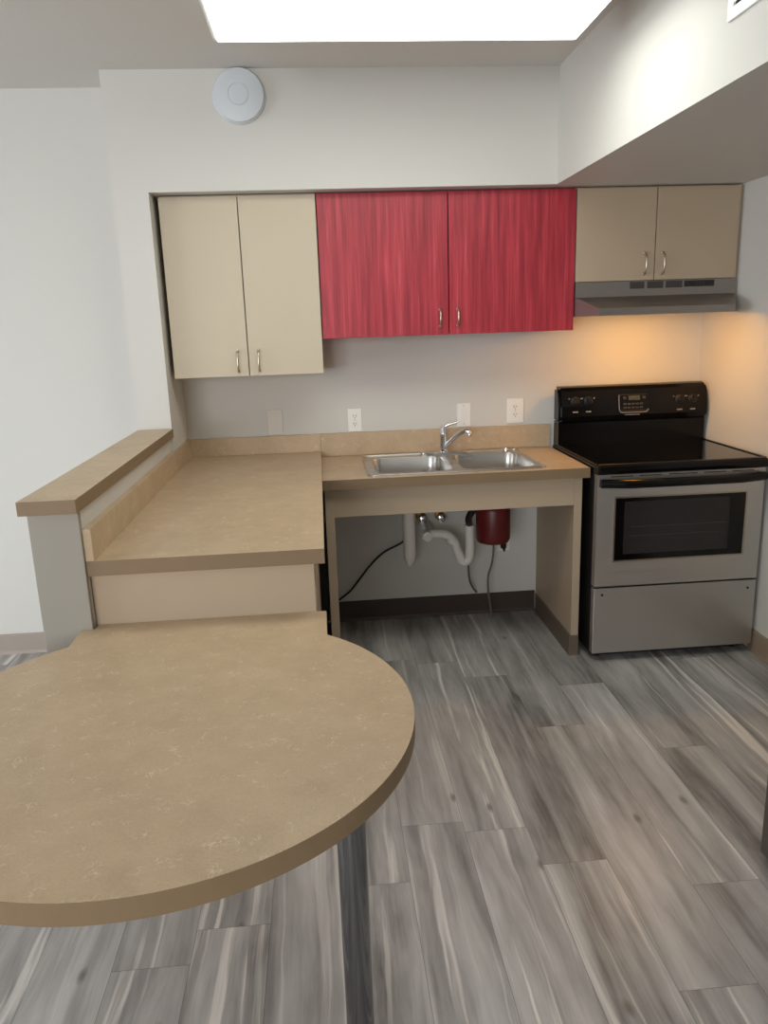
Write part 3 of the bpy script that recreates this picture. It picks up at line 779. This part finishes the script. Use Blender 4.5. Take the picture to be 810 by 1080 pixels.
# ------------------------------------------------------------------ ceiling light, detector, vent
t = thing('ceiling_light', 'large bright rectangular fluorescent light fixed to the ceiling', 'ceiling light', (-.85, -1.3, 2.584))
FX0, FX1, FY0, FY1, FZL = -1.4529, -.2788, -1.70, -1.120, 2.45
bm = BM()
ro = rrect(FX0 - .012, FX1 + .006, FY0 - .006, FY1 + .006, .012, 3); ri = rrect(FX0, FX1, FY0, FY1, .008, 3)
slab(bm, ro, FZL + .004, 2.56, holes=[ri]); slab(bm, ro, 2.5602, 2.5835)
obj('housing', bm, FIXM, t)
obj('diffuser', slab(BM(), rrect(FX0 + .001, FX1 - .001, FY0 + .001, FY1 - .001, .008, 3), FZL, FZL + .015), DIFF, t)

t = thing('smoke_detector', 'round white smoke detector on the soffit above the tall tan cabinet', 'smoke detector', (-1.452, YS, 2.4795))
bm = BM(); lathe(bm, [(.107, .0005), (.107, .012), (.103, .016)], (-1.452, YS, 2.4795), (0, -1, 0), 48)
obj('mounting_base', bm, DET, t)
bm = BM(); lathe(bm, [(.103, .016), (.103, .024), (.100, .030), (.085, .0335), (.043, .0368), (.0422, .0345), (.0395, .0345), (.0387, .0372), (.02, .0382), (0, .0385)], (-1.452, YS, 2.4795), (0, -1, 0), 48)
obj('cover', bm, DET, t)

t = thing('air_vent', 'white framed air vent high on the bulkhead side', 'air vent', (XB, -2.0, 2.36))
vy0, vy1, vz0, vz1 = -2.20, -1.822, 2.262, 2.47
bm = BM()
for a in ((vy0, vy0 + .028, vz0, vz1), (vy1 - .028, vy1, vz0, vz1)): box(bm, XB - .008, XB - .0005, a[0], a[1], a[2], a[3], .002)
for a in ((vz0, vz0 + .028), (vz1 - .028, vz1)): box(bm, XB - .008, XB - .0005, vy0 + .028, vy1 - .028, a[0], a[1], .002)
obj('frame', bm, VENTM, t)
obj('duct_backing', box(BM(), XB - .0012, XB - .0005, vy0 + .028, vy1 - .028, vz0 + .028, vz1 - .028), DARKV, t)
bm = BM()
for k in range(7):
    z = vz0 + .036 + k * .021
    q = [(XB - .0065, z), (XB - .0015, z + .012), (XB - .0015, z + .0135), (XB - .0065, z + .0015)]
    a = [bm.verts.new((x, vy0 + .028, zz)) for x, zz in q]; c = [bm.verts.new((x, vy1 - .028, zz)) for x, zz in q]
    bm.faces.new(a); bm.faces.new(c)
    for n_ in range(4): bm.faces.new((a[n_], a[(n_ + 1) % 4], c[(n_ + 1) % 4], c[n_]))
obj('louvers', bm, VENTM, t)

# ------------------------------------------------------------------ round-ended table
t = thing('table', 'round ended tan laminate table attached to the end of the long counter', 'table', (-1.564, -2.34, 0))
TC, TR = (-1.5645, -2.3428), .5537
TX0, TX1, TYB = -1.899, -1.198, -1.7472
aR = math.atan2(-1.0, 0)
pts = [(TX1, TYB), (XPI + .006, TYB), (XPI + .006, -1.7815), (TX0, -1.7815)]
aL = math.acos((TX0 - TC[0]) / TR); aRr = math.acos((TX1 - TC[0]) / TR)
N = 96
# from the left neck round the front to the right neck
span = 2 * PI - (aL - aRr)
for k in range(N + 1):
    a = aL + span * k / N
    pts.append((TC[0] + TR * math.cos(a), TC[1] + TR * math.sin(a)))
bm = BM(); slab(bm, pts, .6905, .733, side_mi=1)
# split the neck: the table stays clear of the half wall end
obj('tabletop', bm, [LAM, LAMEDGE], t)
LX, LY = -1.166, -2.60
bm = BM(); lathe(bm, [(.029, .012), (.029, .684)], (LX, LY, 0), seg=36)
lg = obj('leg', bm, LEGM, t)
obj('foot', lathe(BM(), [(.0005, .001), (.028, .001), (.032, .004), (.032, .012), (.029, .012)], (LX, LY, 0), seg=28), BLACKP, lg)
bm = BM(); box(bm, LX - .05, LX + .05, LY - .05, LY + .05, .684, .6905, .002)
obj('mounting_plate', bm, STEEL, lg)

# ------------------------------------------------------------------ refrigerator at the right edge of the view
FR0, FY_0, FY_1 = .029, -2.80, -2.055
FRM = mat('dark stainless', (118, 112, 108), .36, .9)
t = thing('refrigerator', 'tall dark steel refrigerator whose lower front corner shows at the right edge by the floor', 'refrigerator', (.42, -2.43, 0))
bm = BM(); box(bm, FR0 + .065, .745, FY_0 + .004, FY_1 - .004, .05, 1.69, .006); box(bm, FR0 + .09, .73, FY_0 + .02, FY_1 - .02, .012, .05)
obj('body', bm, FRM, t)
for xx, yy in ((.16, FY_0 + .06), (.16, FY_1 - .06), (.70, FY_0 + .06), (.70, FY_1 - .06)):
    obj('foot', lathe(BM(), [(.02, .0008), (.02, .009), (.011, .012)], (xx, yy, 0), seg=14), BLACKP, t)
obj('kick_grille', box(BM(), FR0 + .068, FR0 + .092, FY_0 + .01, FY_1 - .01, .012, .05, .003), BLACKP, t)
for nm, z0, z1, hz0, hz1 in (('refrigerator_door', .022, 1.19, .72, 1.15), ('freezer_door', 1.20, 1.69, 1.24, 1.50)):
    dd = obj(nm, box(BM(), FR0, FR0 + .058, FY_0, FY_1, z0, z1, .006, 3), FRM, t)
    obj('door_gasket', box(BM(), FR0 + .058, FR0 + .065, FY_0 + .012, FY_1 - .012, z0 + .012, z1 - .012), BLACKP, dd)
    yh = FY_0 + .05
    obj('handle', tube(BM(), [(FR0 + .002, yh, hz0), (FR0 - .03, yh, hz0 + .02), (FR0 - .042, yh, hz0 + .07), (FR0 - .042, yh, hz1 - .07), (FR0 - .03, yh, hz1 - .02), (FR0 + .002, yh, hz1)], .012, 12, 5), BLACKP, dd)
